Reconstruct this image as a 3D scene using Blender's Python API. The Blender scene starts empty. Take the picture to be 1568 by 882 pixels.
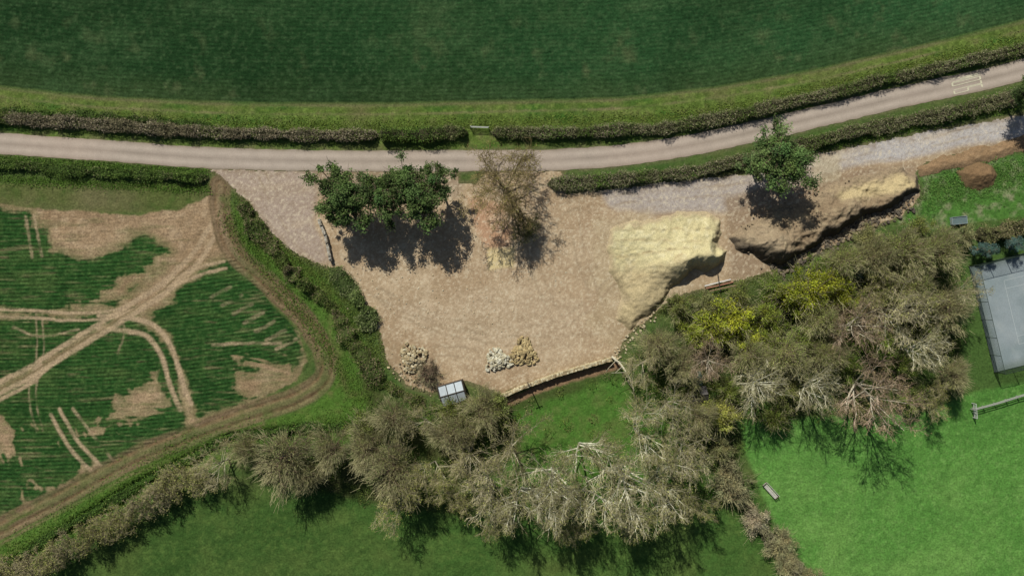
import bpy, bmesh, math, numpy as np
from mathutils import Vector, Matrix
S=0.11; CX,CY=784.0,441.0; H=115.0
GAIN=0.88
rng=np.random.default_rng(7)
def W(px,py,z=0.0): return np.array([(px-CX)*S,(CY-py)*S,z])
def lin(c):
    c=np.asarray(c,float)
    g=np.clip((c[...,1]-np.maximum(c[...,0],c[...,2]))/20,0,1)[...,None]; c=c*(1+g*np.array([.06,.0,-.07])+(1-g)*np.array([.0,.006,-.01])); c=c/255.0
    return np.where(c<=0.04045,c/12.92,((c+0.055)/1.055)**2.4)*GAIN
# ---------------------------------------------------------------- noise
_T=np.random.default_rng(3).random((256,256)).astype(np.float32)
def vn(x,y,s=0):
    x=np.asarray(x)+s*17.31; y=np.asarray(y)+s*9.77
    xi=np.floor(x).astype(np.int64); yi=np.floor(y).astype(np.int64)
    fx=x-xi; fy=y-yi; fx=fx*fx*(3-2*fx); fy=fy*fy*(3-2*fy)
    a=_T[xi&255,yi&255]; b=_T[(xi+1)&255,yi&255]; c=_T[xi&255,(yi+1)&255]; d=_T[(xi+1)&255,(yi+1)&255]
    return (a*(1-fx)+b*fx)*(1-fy)+(c*(1-fx)+d*fx)*fy
def fbm(x,y,sc,o=4,s=0):
    r=0;a=1;t=0
    for i in range(o):
        r=r+a*(vn(x/sc*2**i,y/sc*2**i,s+i*3+1)-0.5); t+=a; a*=0.55
    return r/t*2   # about -1..1
def pdist(U,V,pts):
    d=np.full(U.shape,1e9)
    for (x0,y0),(x1,y1) in zip(pts[:-1],pts[1:]):
        dx,dy=x1-x0,y1-y0; L=dx*dx+dy*dy+1e-9
        t=np.clip(((U-x0)*dx+(V-y0)*dy)/L,0,1)
        d=np.minimum(d,(U-x0-t*dx)**2+(V-y0-t*dy)**2)
    return np.sqrt(d)
def sdf(U,V,pts):
    pts=list(pts); q=pts+[pts[0]]
    d=pdist(U,V,q); ins=np.zeros(U.shape,bool)
    for (x0,y0),(x1,y1) in zip(q[:-1],q[1:]):
        c=((y0>V)!=(y1>V)); 
        if y1!=y0: ins^=c&(U<(x1-x0)*(V-y0)/(y1-y0)+x0)
    return np.where(ins,-d,d)
def sm(x): x=np.clip(x,0,1); return x*x*(3-2*x)
def smooth_line(pts,n=8):
    P=np.array(pts,float); out=[]
    Q=np.vstack([2*P[0]-P[1],P,2*P[-1]-P[-2]])
    for i in range(1,len(Q)-2):
        for t in np.linspace(0,1,n,endpoint=False):
            a,b,c,d=Q[i-1],Q[i],Q[i+1],Q[i+2]
            out.append(0.5*((2*b)+(c-a)*t+(2*a-5*b+4*c-d)*t*t+(3*b-a-3*c+d)*t**3))
    out.append(Q[-2]); return [tuple(p) for p in out]
def offset_line(pts,o):
    P=np.array(pts,float); t=np.gradient(P,axis=0); t/=np.linalg.norm(t,axis=1,keepdims=True); return [tuple(p) for p in P+np.stack([-t[:,1],t[:,0]],1)*o]
# ---------------------------------------------------------------- layout (ground coordinates)
EDGE=[(-2500,60),(-300,105),(0,134),(150,150),(300,157),(420,160),(600,160),(730,157),(950,152),(1100,135),(1250,108),(1400,74),(1568,32),(1900,-60),(3500,-560)]
ROAD=smooth_line([(-2500,110),(-400,190),(0,220),(150,230),(300,241),(450,246),(600,247),(750,246),(850,245),(960,237),(1060,222),(1150,203),(1250,180),(1350,156),(1450,134),(1568,107),(1900,20),(3500,-420)],6)
YARD=[(318,258),(480,262),(700,262),(702,280),(730,282),(745,262),(862,262),(868,296),(930,290),(1050,276),(1160,264),(1250,235),(1400,205),(1568,176),(2000,70),(2000,110),(1568,215),(1420,248),(1402,262),(1412,300),(1380,330),(1300,365),(1240,395),(1180,418),(1120,432),(1050,450),(1010,474),(965,510),(945,545),(850,576),(768,604),(715,585),(690,592),(660,602),(622,590),(592,555),(580,505),(548,462),(512,412),(480,402),(450,388),(415,358),(385,318),(352,282)]
LF=[(-2500,200),(0,312),(100,318),(200,330),(270,322),(325,298),(348,330),(352,380),(385,425),(430,470),(465,510),(475,555),(455,590),(400,615),(300,655),(200,695),(100,745),(0,795),(-2500,2000)]
TRK=smooth_line([(338,285),(338,330),(358,385),(415,437),(465,485),(497,540),(494,582),(450,612),(380,634),(300,662),(200,702),(100,757),(0,808),(-300,960),(-2500,2100)],5)
DITCH=[(-2500,2250),(-200,975),(0,868),(100,806),(200,744),(280,703),(350,668),(450,655),(560,652)]
WOOD=[(540,560),(600,600),(680,612),(760,612),(950,560),(1000,500),(1130,440),(1250,400),(1400,345),(1480,350),(1490,570),(1430,640),(1150,650),(1120,770),(1040,800),(800,800),(640,790),(480,760),(360,740),(560,665)]
CLEAR=[(780,625),(940,572),(1000,600),(1060,680),(1020,790),(820,800),(740,740),(790,690)]
BR=[(1125,640),(1420,628),(1480,600),(1568,575),(3500,100),(3500,2500),(1600,2500),(1240,882),(1180,800),(1140,700)]
def paint(col,m,c):
    c=lin(c); m=np.clip(m,0,1)[...,None]; return col*(1-m)+c*m
def ground_color(U,V):
    n1=fbm(U,V,60,4,1); n2=fbm(U,V,60,4,2); n3=fbm(U,V,12,3,5); n4=fbm(U,V,250,3,8); nf=fbm(U,V,5,2,11)
    Uw=U+n1*7+n3*3; Vw=V+n2*7+fbm(U,V,12,3,6)*3
    Us=U+n3*2.5; Vs=V+fbm(U,V,12,3,6)*2.5
    one=np.ones(U.shape+(3,))
    col=one*lin((70,98,50))
    col=paint(col,0.35+n1*0.6,(92,98,60)); col=paint(col,0.2+n3*0.8,(56,84,42))
    amp=np.zeros(U.shape); ph=np.zeros(U.shape)
    # bottom pasture
    m=sm((V-735)/30)
    col=paint(col,m,(56,86,42)); 
    col=paint(col,m*sm((U-250)/700)*0.7,(68,104,50))
    col=paint(col,m*np.clip(0.1+n1*0.9,0,1),(82,100,54)); col=paint(col,m*np.clip(n3*0.8,0,1),(48,74,36)); col=paint(col,m*np.clip(nf*.8,0,1),(84,112,58))
    col=paint(col,m*np.clip(-n1*1.2-.1,0,1)*.7,(46,76,34))
    st=0.5+0.5*np.sin((U*0.25+V)*0.26+n2*2); col=paint(col,m*st*0.10,(84,110,58))
    # top crop
    e=np.interp(U,[p[0] for p in EDGE],[p[1] for p in EDGE]); de=e-V-n3*1.5
    m=sm(de/5)
    c=paint(one*lin((30,58,32)),sm((U-300)/1300)*0.85+n4*0.3,(46,84,52))  # crop darker to the left: vignette falloff painted into its colour, plus random tone
    c=paint(c,sm(1-de/60)*0.6+n1*0.25,(54,74,44))
    c=paint(c,np.clip(fbm(U,V*3.0,70,4,21)*1.1,0,1)*0.8,(54,82,52))
    c=paint(c,np.clip(fbm(U,V,26,4,22)*1.5-0.30,0,1)*(.25+sm(1-(de-20)/130)),(80,94,64))
    c=paint(c,np.clip(fbm(U,V,140,3,25),0,1)*0.9,(22,46,24))
    c=paint(c,np.clip(nf*.8,0,1)*.7,(66,92,62)); c=paint(c,np.clip(-nf*.8,0,1)*.6,(22,46,24))
    col=col*(1-m[...,None])+c*m[...,None]
    amp=m*0.14; ph=de*2*np.pi/6.3
    # verge north
    dr=pdist(U,V,ROAD)
    side=(de<0)&(V<260)
    mv=sm(-de/5)*side*sm((75+de)/8)
    col=paint(col,mv*0.9,(80,104,48)); col=paint(col,mv*np.clip(n3*1.2+0.2,0,1),(104,110,66)); col=paint(col,mv*np.clip(fbm(U,V*3,50,3,33)*1.3+0.15,0,1)*.9,(56,94,38)); col=paint(col,mv*np.clip(nf*1.2,0,1)*.8,(104,130,66))
    col=paint(col,mv*np.clip(fbm(U,V,90,3,34)*1.4,0,1)*.5,(100,94,64))
    col=paint(col,np.exp(-((de+2)/2.5)**2)*(0.55+n1*0.5)*0.7,(116,106,80))
    col=paint(col,np.exp(-((de+15)/2.0)**2)*(0.35+n1*0.9)*side,(124,116,84))
    # left area grass strip
    m=sm((U<345)*1.0)*sm((V-278)/6)*sm((330-V)/8)
    col=paint(col,m*0.7,(88,94,54)); col=paint(col,m*np.clip(n3*1.2,0,1),(64,88,42)); col=paint(col,m*np.clip(n1*1.2,0,1)*.7,(112,104,76))
    # left field
    d=sdf(Uw,Vw,LF); mf=sm(-d/4)
    c=one*lin((160,136,108))
    c=paint(c,0.3+n1*0.8,(136,113,86)); c=paint(c,np.clip(n3*0.9,0,1),(180,157,128)); c=paint(c,np.clip(nf,0,1)*0.5,(108,90,66))
    A=[(-2500,318),(0,322),(45,328),(62,350),(72,388),(130,400),(185,388),(222,366),(256,388),(240,412),(172,466),(60,474),(0,472),(-2500,472)]
    B=[(-2500,490),(0,491),(110,492),(165,488),(108,526),(45,560),(0,582),(-2500,1300)]
    C=[(-2500,1900),(0,606),(70,570),(130,530),(212,490),(262,540),(276,578),(268,610),(280,650),(200,690),(100,735),(0,784)]
    D=[(232,494),(280,446),(330,408),(362,394),(404,436),(446,490),(466,538),(446,572),(410,598),(385,610),(305,632),(288,570),(262,510)]
    g=np.minimum.reduce([sdf(Uw,Vw,p) for p in (A,B,C,D)])-3
    def bare(P,k=1.0):
        nonlocal g
        q=sdf(U+n1*16+fbm(U,V,18,3,48)*16+nf*4,V+n2*8+fbm(U*.6,V*2.4,18,3,49)*13,P)+4; g=np.maximum(g,-q*k)
    bare([(180,600),(206,588),(240,562),(252,600),(262,622),(226,636),(200,646),(165,660),(122,668),(145,648),(170,632)])
    bare([(362,562),(436,566),(462,550),(470,600),(380,618),(355,592)])
    bare([(120,466),(165,440),(235,398),(258,384),(284,395),(200,468)])
    bare([(75,325),(250,325),(246,352),(200,368),(120,380),(92,372),(78,350)])
    bare([(-60,650),(0,642),(28,652),(10,690),(-60,720)])
    g=g+np.clip(fbm(U*0.5,V*3,30,4,41),-1,1)*9+nf*3.5
    D2=sdf(U,V,[(300,450),(385,440),(450,520),(450,580),(330,560)])
    g=g+sm(-D2/15)*(fbm(U*0.3+V*0.15,V*2.2-U*0.5,22,3,43)*42+5)
    A2=sdf(U,V,[(-300,320),(90,335),(80,420),(-300,420)]); g=g+sm(-A2/15)*(fbm(U*2.0,V*0.3,25,3,44)*30+4)
    C2=sdf(U,V,[(-300,640),(90,620),(230,640),(180,720),(-300,900)]); g=g+sm(-C2/20)*(fbm(U*1.6-V*.5,V*0.7,26,3,45)*40+4)
    mg=sm(.5-g/7)
    gc=paint(one*lin((40,74,36)),np.clip(0.1+n1*0.7,0,1),(30,58,28)); gc=paint(gc,np.clip(fbm(U*.5,V*2,30,3,47),0,1)*.9,(72,94,54)); gc=paint(gc,np.clip(fbm(U*.4,V*3,14,3,50)*1.8-.45,0,1)*.8,(122,112,82)); gc=paint(gc,np.clip(nf,0,1)*.6,(74,102,58)); gc=paint(gc,np.clip(-nf,0,1)*.6,(26,50,24))
    c=paint(c,sm(.9-g/22)*.6,(98,102,66)); c=paint(c,np.clip(fbm(U*.4,V*2.5,18,4,56)*1.6-.1,0,1)*.65,(92,98,62))
    c=c*(1-mg[...,None])+gc*mg[...,None]
    mt=np.zeros(U.shape)
    def tr(pts,off,w,colr=(168,146,118),k=0.85):
        nonlocal c,mt
        base=smooth_line(pts,5)
        for o in ((off,-off) if off else (0,)):
            dd=pdist(U+n1*3+nf*.8,V+n2*3+nf*.8,offset_line(base,o)); m=np.exp(-(dd/w)**4)*np.clip(k+n3*.5+n1*.4,0,1); c=paint(c,m,colr); mt=np.maximum(mt,m)
    tr([(-600,900),(0,594),(60,562),(120,524),(200,477),(250,442),(300,397),(335,340)],7.5,4.0)
    tr([(-600,930),(0,612),(40,590),(90,552)],0,3)
    tr([(-600,470),(0,480),(100,485),(180,480),(240,448),(300,418),(345,405)],5.5,2.4)
    tr([(150,494),(195,498),(232,508),(258,545),(274,600),(284,622)],10,4.0)
    tr([(84,630),(112,680),(150,722)],8,3.0); tr([(112,625),(140,665),(172,705)],0,2.6,k=.5)
    tr([(46,330),(56,395)],7,2.3,k=.5); tr([(325,528),(430,524)],0,2.6,k=.6); tr([(60,480),(62,540),(50,600),(60,660)],5,1.5,k=.3); tr([(20,500),(60,515),(120,505)],0,2.2,k=.4)
    tr([(180,545),(190,500),(150,470)],0,2.0,k=.3); tr([(-600,905),(0,596),(60,564),(120,526),(200,479),(250,443),(300,398)],0,1.5,(118,102,74),0.6)
    for k in range(7): tr([(322+k*17,455+k*13),(352+k*17,440+k*13)],0,3.0,k=.35)
    col=col*(1-mf[...,None])+c*mf[...,None]
    amp=np.where(mf>0.5,(mg*0.26+0.07)*(1-mt*0.8),amp); ph=np.where(mf>0.5,(V+0.06*U+0.00022*(U-150)**2+n4*2)*2*np.pi/6.0,ph)
    # perimeter track
    dt=pdist(U+n1*3,V+n2*3,TRK)
    m=sm((19-dt)/6)
    col=paint(col,m*(0.65+n1*0.7),(132,112,88))
    col=paint(col,np.exp(-((dt-7)/3.0)**2)*(0.7+n3*0.7),(108,88,64)); col=paint(col,np.exp(-((dt-14)/2.0)**2)*(0.4+n1*0.9),(96,82,58))
    col=paint(col,np.exp(-(dt/3.0)**2)*np.clip(0.5+n1*1.4,0,1)*sm((V-400)/60),(86,100,56))
    col=paint(col,m*np.clip(fbm(U,V,22,3,55)*1.8-.2,0,1)*.8,(84,96,56))
    # bank right of the track
    d=sdf(Us,Vs,[(348,300),(420,365),(505,430),(560,520),(590,580),(560,640),(480,625),(505,560),(480,490),(420,430),(372,385)])
    col=paint(col,sm(-d/5)*sm((dt-14)/6)*0.9,(70,104,44)); col=paint(col,sm(-d/5)*sm((dt-14)/6)*np.clip(n3*1.3,0,1),(100,106,62))
    dd=pdist(U+n1*4,V+n2*4,[(352,340),(378,400),(430,455),(490,505),(520,560),(530,600)]); col=paint(col,np.exp(-(dd/5)**2)*(0.6+n1),(102,90,62))
    # grass margins bottom left
    dm=pdist(Us,Vs,DITCH)
    m=(U<560)*sm((dt-15)/6)*sm((45-dm)/12)
    col=paint(col,m*0.8,(70,106,44)); col=paint(col,m*np.clip(n3*1.2,0,1),(94,108,60)); col=paint(col,m*np.clip(nf,0,1)*.7,(94,128,62))
    dd=pdist(U+n1*3,V+n2*3,[(-2500,2160),(0,828),(100,775),(200,722),(300,682),(400,648)]); col=paint(col,np.exp(-((dd-4)/2.5)**2)*(0.5+n1*.8),(124,110,82))
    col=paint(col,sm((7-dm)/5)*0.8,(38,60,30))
    # woodland floor
    d=sdf(Uw,Vw,WOOD); m=sm(-d/14)
    col=paint(col,m*0.85,(60,72,38)); col=paint(col,m*np.clip(0.1+n3*0.8,0,1),(88,86,56)); col=paint(col,m*np.clip(n1*1.3+.1,0,1),(60,94,40))
    d=sdf(Uw,Vw,CLEAR); m=sm(-d/14)
    col=paint(col,m*0.85,(70,112,48)); col=paint(col,m*np.clip(n3*.9+.1,0,1),(92,108,62))
    # grass behind the spoil heap
    d=sdf(Us,Vs,[(1400,262),(1568,232),(2500,0),(2500,200),(1568,335),(1480,345),(1390,362),(1370,340)]); m=sm(-d/6)
    col=paint(col,m*0.95,(72,116,54)); col=paint(col,m*np.clip(n3*1.5+0.1,0,1),(132,136,104)); col=paint(col,m*np.clip(nf*1.2,0,1)*.8,(52,88,40))
    # right pasture
    d=sdf(Us,Vs,BR); m=sm(-d/10)
    col=paint(col,m,(80,130,62)); col=paint(col,m*np.clip(0.15+n1*0.9,0,1),(100,144,76)); col=paint(col,m*np.clip(n3*0.8,0,1),(68,112,52)); col=paint(col,m*sm((700-V)/90)*.5,(64,108,50)); col=paint(col,m*np.clip(nf,0,1)*.7,(106,150,84))
    col=paint(col,m*np.clip(-n2*1.2-.1,0,1)*.6,(66,114,52))
    d=sdf(Us,Vs,[(1455,352),(2500,120),(2500,330),(1568,590),(1500,600),(1470,580)]); col=paint(col,sm(-d/8)*0.8,(64,94,48))
    # earth strip below the wall
    dd=pdist(Us,Vs,[(778,615),(850,586),(945,560)]); col=paint(col,sm((9-dd)/5),(128,103,80))
    # road verge
    col=paint(col,sm((24-dr)/8)*sm((dr-10)/4)*(0.4+n3*.8),(110,106,76))
    d=sdf(U,V,YARD); col=paint(col,sm((8-d)/8)*0.6,(112,100,76))
    return col,amp,ph
def yard_color(U,V):
    n1=fbm(U,V,70,4,51); n3=fbm(U,V,10,3,52); n2=fbm(U,V,28,4,53); nf=fbm(U,V,2.6,2,54)
    col=np.ones(U.shape+(3,))*lin((176,153,124))
    col=paint(col,np.clip(0.2+n1*1.3,0,1)*.8,(158,133,105)); col=paint(col,np.clip(n2*1.2,0,1)*.9,(194,173,144))
    def reg(pts,c,k=0.9,w=14,wn=9):
        nonlocal col
        col=paint(col,sm(0.5-sdf(U+n2*wn,V+n1*wn,pts)/w)*k,c)
    reg([(-100,200),(485,230),(482,340),(505,405),(400,420),(300,300)],(165,148,136),.85)
    reg([(480,230),(720,230),(700,300),(480,300)],(152,134,114))
    reg([(900,250),(1160,230),(1300,200),(1700,100),(2100,0),(2100,130),(1568,212),(1410,238),(1260,268),(1230,300),(1150,320),(1000,328),(930,318)],(169,159,153))
    reg([(1250,225),(2100,30),(2100,130),(1568,208),(1410,236),(1290,262)],(181,176,174),.8)
    reg([(715,300),(780,310),(785,400),(755,410),(735,360)],(180,137,108),.75)
    reg([(745,380),(790,378),(785,410),(750,415)],(208,188,140),.95,8,4)
    reg([(1110,300),(1400,250),(1420,300),(1200,420),(1120,430)],(144,123,101),.85)
    reg([(1245,240),(1290,236),(1285,275),(1240,285)],(180,168,140),.7)
    reg([(910,340),(990,325),(1000,400),(950,460),(905,430)],(182,164,132),.55,20,14)
    reg([(930,400),(1100,440),(960,560),(900,500)],(172,153,122),.6)
    reg([(580,500),(640,560),(760,600),(940,545),(940,575),(700,640),(560,600)],(152,129,100),.55)
    reg([(600,480),(800,440),(900,480),(880,540),(700,540)],(184,164,138),.45,40,30)
    col=paint(col,np.clip(fbm(U*.45-V*.1,V*1.6+U*.3,26,4,57)*1.5-.1,0,1)*.4,(200,180,152)); col=paint(col,np.clip(fbm(U*.45,V*1.4,30,4,58)*1.5-.1,0,1)*.4,(146,124,97))
    for pts in ([(400,270),(470,380),(560,440),(700,500),(850,500),(950,420)],[(500,380),(620,480),(760,520),(920,520)],[(860,320),(1000,300),(1160,285),(1400,225),(1700,150)],[(860,500),(820,400),(850,330),(930,300)],[(600,540),(700,540),(850,560)],[(880,300),(890,400),(930,500)]):
        for o in(-7,7):
            dd=pdist(U+n1*5,V+n2*5,offset_line(smooth_line(pts,5),o)); col=paint(col,np.exp(-(dd/2.0)**2)*np.clip(.3+n2*.7,0,1),(150,131,106))
    d=sdf(U,V,YARD); col=paint(col,sm(1+d/14)*np.clip(.4+n3,0,1)*.7,(134,115,88))
    col=paint(col,np.clip(nf*1.5-0.15,0,1)*.7,(210,195,168)); col=paint(col,np.clip(-nf*1.5-0.2,0,1)*.55,(132,113,88))
    return col
def gz(U,V):
    dr=pdist(U,V,ROAD); k=sm((dr-22)/20)
    dy=sdf(U,V,YARD); k2=np.where(dy<0,0.15,1.0)
    z=(fbm(U,V,35,3,61)*0.10+fbm(U,V,9,2,62)*0.06)*k*k2
    dt=pdist(U,V,TRK); z-=0.12*np.exp(-((dt-8)/3)**2)*k
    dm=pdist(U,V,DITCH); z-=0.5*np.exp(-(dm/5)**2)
    return z
# ---------------------------------------------------------------- materials
def newmat(name): 
    m=bpy.data.materials.new(name); m.use_nodes=True; nt=m.node_tree; nt.nodes.clear()
    o=nt.nodes.new('ShaderNodeOutputMaterial'); return m,nt,o
def attr_mat(name,rough=0.95,noise=None,bump=None,rows=False,tint=False,transl=0.0,spec=0.2,contrast=0.35):
    m,nt,o=newmat(name); N=nt.nodes.new; L=nt.links.new
    a=N('ShaderNodeAttribute'); a.attribute_name='Col'; c=a.outputs['Color']
    tc=N('ShaderNodeTexCoord')
    if tint:
        oi=N('ShaderNodeObjectInfo'); mx=N('ShaderNodeMix'); mx.data_type='RGBA'; mx.blend_type='MULTIPLY'; mx.inputs[0].default_value=1
        L(c,mx.inputs[6]); L(oi.outputs['Color'],mx.inputs[7]); c=mx.outputs[2]
    def mulval(c,val):
        mx=N('ShaderNodeVectorMath'); mx.operation='SCALE'; L(c,mx.inputs[0]); L(val,mx.inputs['Scale']); return mx.outputs[0]
    if noise:
        for sc,amt in noise:
            n=N('ShaderNodeTexNoise'); n.inputs['Scale'].default_value=sc; n.inputs['Detail'].default_value=4; n.inputs['Roughness'].default_value=0.65
            L(tc.outputs['Object'],n.inputs['Vector'])
            mr=N('ShaderNodeMapRange'); mr.inputs[1].default_value=0.3; mr.inputs[2].default_value=0.7; mr.inputs[3].default_value=1-amt; mr.inputs[4].default_value=1+amt
            L(n.outputs['Fac'],mr.inputs[0]); c=mulval(c,mr.outputs[0])
    if rows:
        p=N('ShaderNodeAttribute'); p.attribute_name='phase'; am=N('ShaderNodeAttribute'); am.attribute_name='rowamp'
        n=N('ShaderNodeTexNoise'); n.inputs['Scale'].default_value=0.7; n.inputs['Detail'].default_value=3; L(tc.outputs['Object'],n.inputs['Vector'])
        s=N('ShaderNodeMath'); s.operation='SINE'; L(p.outputs['Fac'],s.inputs[0])
        m1=N('ShaderNodeMath'); m1.operation='MULTIPLY'; L(s.outputs[0],m1.inputs[0]); L(am.outputs['Fac'],m1.inputs[1])
        m1b=N('ShaderNodeMath'); m1b.operation='MULTIPLY'; L(m1.outputs[0],m1b.inputs[0])
        mr=N('ShaderNodeMapRange'); mr.inputs[1].default_value=.35; mr.inputs[2].default_value=.65; mr.inputs[3].default_value=0.1; mr.inputs[4].default_value=1.5; L(n.outputs['Fac'],mr.inputs[0]); L(mr.outputs[0],m1b.inputs[1])
        m2=N('ShaderNodeMath'); m2.operation='ADD'; m2.inputs[1].default_value=1; L(m1b.outputs[0],m2.inputs[0]); c=mulval(c,m2.outputs[0])
    b=N('ShaderNodeBsdfPrincipled'); b.inputs['Roughness'].default_value=rough; b.inputs['Specular IOR Level'].default_value=spec
    L(c,b.inputs['Base Color']); out=b.outputs[0]
    if bump:
        sc,st,di=bump
        n=N('ShaderNodeTexNoise'); n.inputs['Scale'].default_value=sc; n.inputs['Detail'].default_value=5; n.inputs['Roughness'].default_value=0.7; L(tc.outputs['Object'],n.inputs['Vector'])
        bp=N('ShaderNodeBump'); bp.inputs['Strength'].default_value=st; bp.inputs['Distance'].default_value=di; L(n.outputs['Fac'],bp.inputs['Height']); L(bp.outputs[0],b.inputs['Normal'])
    if transl>0:
        t=N('ShaderNodeBsdfTranslucent'); L(c,t.inputs['Color']); ms=N('ShaderNodeMixShader'); ms.inputs[0].default_value=transl; L(out,ms.inputs[1]); L(t.outputs[0],ms.inputs[2]); out=ms.outputs[0]
    L(out,o.inputs['Surface']); return m
M_ground=attr_mat('ground_mat',0.98,[(1.3,0.18),(3.2,0.34)],(3.0,0.6,0.12),rows=True,spec=0.04)
M_gravel=attr_mat('gravel_mat',0.97,[(0.35,0.05),(5.5,0.26)],(7,0.5,0.05),spec=0.04)
M_heap=attr_mat('heap_mat',0.97,[(1.2,0.06),(5.0,0.28)],(6,0.7,0.08),spec=0.04)
M_road=attr_mat('road_mat',0.9,[(0.5,0.07),(5.0,0.10)],(6,0.2,0.02),spec=0.08)
M_leaf=attr_mat('foliage_mat',0.8,tint=True,transl=0.15,spec=0.1)
M_bark=attr_mat('bark_mat',0.9,spec=0.12)
M_obj=attr_mat('painted_mat',0.6,[(3,0.1)],spec=0.3)
M_stone=attr_mat('stone_mat',0.9,[(5,0.2)],(8,0.5,0.05),spec=0.2)
M_glass=attr_mat('glazing_mat',0.18,[(1.5,0.08)],spec=0.6)
# ---------------------------------------------------------------- mesh builder
def make_mesh(name,V,F,C=None,mats=(),mi=None,smooth=False,extra=None):
    V=np.asarray(V,np.float32); F=np.asarray(F,np.int32); me=bpy.data.meshes.new(name)
    me.vertices.add(len(V)); me.vertices.foreach_set('co',V.ravel())
    k=F.shape[1]; me.loops.add(F.size); me.loops.foreach_set('vertex_index',F.ravel())
    me.polygons.add(len(F)); me.polygons.foreach_set('loop_start',np.arange(0,F.size,k,dtype=np.int32)); me.polygons.foreach_set('loop_total',np.full(len(F),k,np.int32))
    for m in mats: me.materials.append(m)
    if mi is not None: me.polygons.foreach_set('material_index',np.asarray(mi,np.int32))
    me.polygons.foreach_set('use_smooth',np.full(len(F),smooth,bool))
    if C is not None:
        a=me.color_attributes.new('Col','FLOAT_COLOR','POINT'); cc=np.ones((len(V),4),np.float32); cc[:,:3]=C; a.data.foreach_set('color',cc.ravel())
    if extra:
        for n,v in extra.items():
            a=me.attributes.new(n,'FLOAT','POINT'); a.data.foreach_set('value',np.asarray(v,np.float32).ravel())
    me.update(calc_edges=True); me.validate(); return me
def link(name,me,loc=(0,0,0),rz=0,scale=(1,1,1),color=None,parent=None):
    o=bpy.data.objects.new(name,me); bpy.context.scene.collection.objects.link(o); o.location=loc; o.rotation_euler=(0,0,rz); o.scale=scale
    if color is not None: o.color=(*color,1)
    if parent: o.parent=parent
    return o
class MB:
    def __init__(s): s.V=[];s.F=[];s.C=[];s.M=[];s.n=0
    def add(s,V,F,C,mi=0):
        V=np.asarray(V,float).reshape(-1,3); F=np.asarray(F).reshape(-1,4); C=np.broadcast_to(np.asarray(C,float),(len(V),3))
        s.V.append(V); s.F.append(F+s.n); s.C.append(C); s.M.append(np.full(len(F),mi)); s.n+=len(V)
    def mesh(s,name,mats,smooth=False): return make_mesh(name,np.vstack(s.V),np.vstack(s.F),np.vstack(s.C),mats,np.concatenate(s.M),smooth)
    def box(s,c,size,rz=0,col=(.5,.5,.5),mi=0,tilt=None):
        v=np.array([[x,y,z] for z in(-.5,.5) for y in(-.5,.5) for x in(-.5,.5)])*np.array(size)
        R=Matrix.Rotation(rz,3,'Z')
        if tilt is not None: R=R@Matrix.Rotation(tilt[1],3,tilt[0])
        v=v@np.array(R).T+np.array(c)
        s.add(v,[[0,2,3,1],[4,5,7,6],[0,1,5,4],[2,6,7,3],[0,4,6,2],[1,3,7,5]],col,mi)
    def segs(s,P0,P1,R0,R1,C,k=3,mi=0):
        P0=np.asarray(P0);P1=np.asarray(P1);R0=np.asarray(R0);R1=np.asarray(R1);n=len(P0)
        if n==0:return
        d=P1-P0; d/=np.linalg.norm(d,axis=1,keepdims=True)+1e-9
        up=np.where(np.abs(d[:,2:3])>0.9,[[1.,0,0]],[[0,0,1.]]); a=np.cross(d,up); a/=np.linalg.norm(a,axis=1,keepdims=True)+1e-9; b=np.cross(d,a)
        ang=np.arange(k)/k*2*np.pi; ca,sa=np.cos(ang),np.sin(ang)
        ring=a[:,None]*ca[None,:,None]+b[:,None]*sa[None,:,None]
        V=np.concatenate([P0[:,None]+ring*R0[:,None,None],P1[:,None]+ring*R1[:,None,None]],1).reshape(-1,3)
        base=(np.arange(n)*2*k)[:,None,None]; j=np.arange(k); f=np.stack([j,(j+1)%k,(j+1)%k+k,j+k],1)[None]
        C=np.asarray(C); C=np.broadcast_to(C,(n,3)) if C.ndim==1 else C
        s.add(V,(base+f).reshape(-1,4),np.repeat(C,2*k,0),mi)
    def leaves(s,P,size,C,mi=0,aspect=0.6,nrm=None,r=rng,gain=1.45):
        n=len(P); a=r.normal(size=(n,3)); a[:,2]*=.6
        a/=np.linalg.norm(a,axis=1,keepdims=True); b=r.normal(size=(n,3)); b[:,2]*=.6; b-=(b*a).sum(1,keepdims=True)*a; b/=np.linalg.norm(b,axis=1,keepdims=True)
        sz=np.broadcast_to(size,(n,))[:,None]; a=a*sz*0.5; b=b*sz*0.5*aspect
        V=np.stack([P-a-b*.3,P+b,P+a+b*.3,P-b],1).reshape(-1,3)
        s.add(V,np.arange(4*n).reshape(-1,4),np.repeat(C*gain,4,0),mi)
# ---------------------------------------------------------------- ground
def axis(half,step,far):
    a=[half]; st=step
    while a[-1]<far: st*=1.25; a.append(a[-1]+st)
    a=np.array(a); c=np.arange(-half+step,half,step); return np.concatenate([-a[::-1],c,a])
xs=axis(92,0.17,3000); ys=axis(53,0.17,3000)
X,Y=np.meshgrid(xs,ys); GU=X/S+CX; GV=CY-Y/S
GZ=gz(GU,GV); far=sm((np.hypot(X,Y)-120)/50); GZ*=1-far
col,amp,ph=ground_color(GU,GV)
nx,ny=len(xs),len(ys); idx=np.arange(nx*ny).reshape(ny,nx)
F=np.stack([idx[:-1,:-1],idx[:-1,1:],idx[1:,1:],idx[1:,:-1]],-1).reshape(-1,4)
VV=np.stack([X,Y,GZ],-1).reshape(-1,3)
link('ground',make_mesh('ground',VV,F,col.reshape(-1,3),[M_ground],smooth=True,extra={'phase':ph,'rowamp':amp}))
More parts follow.
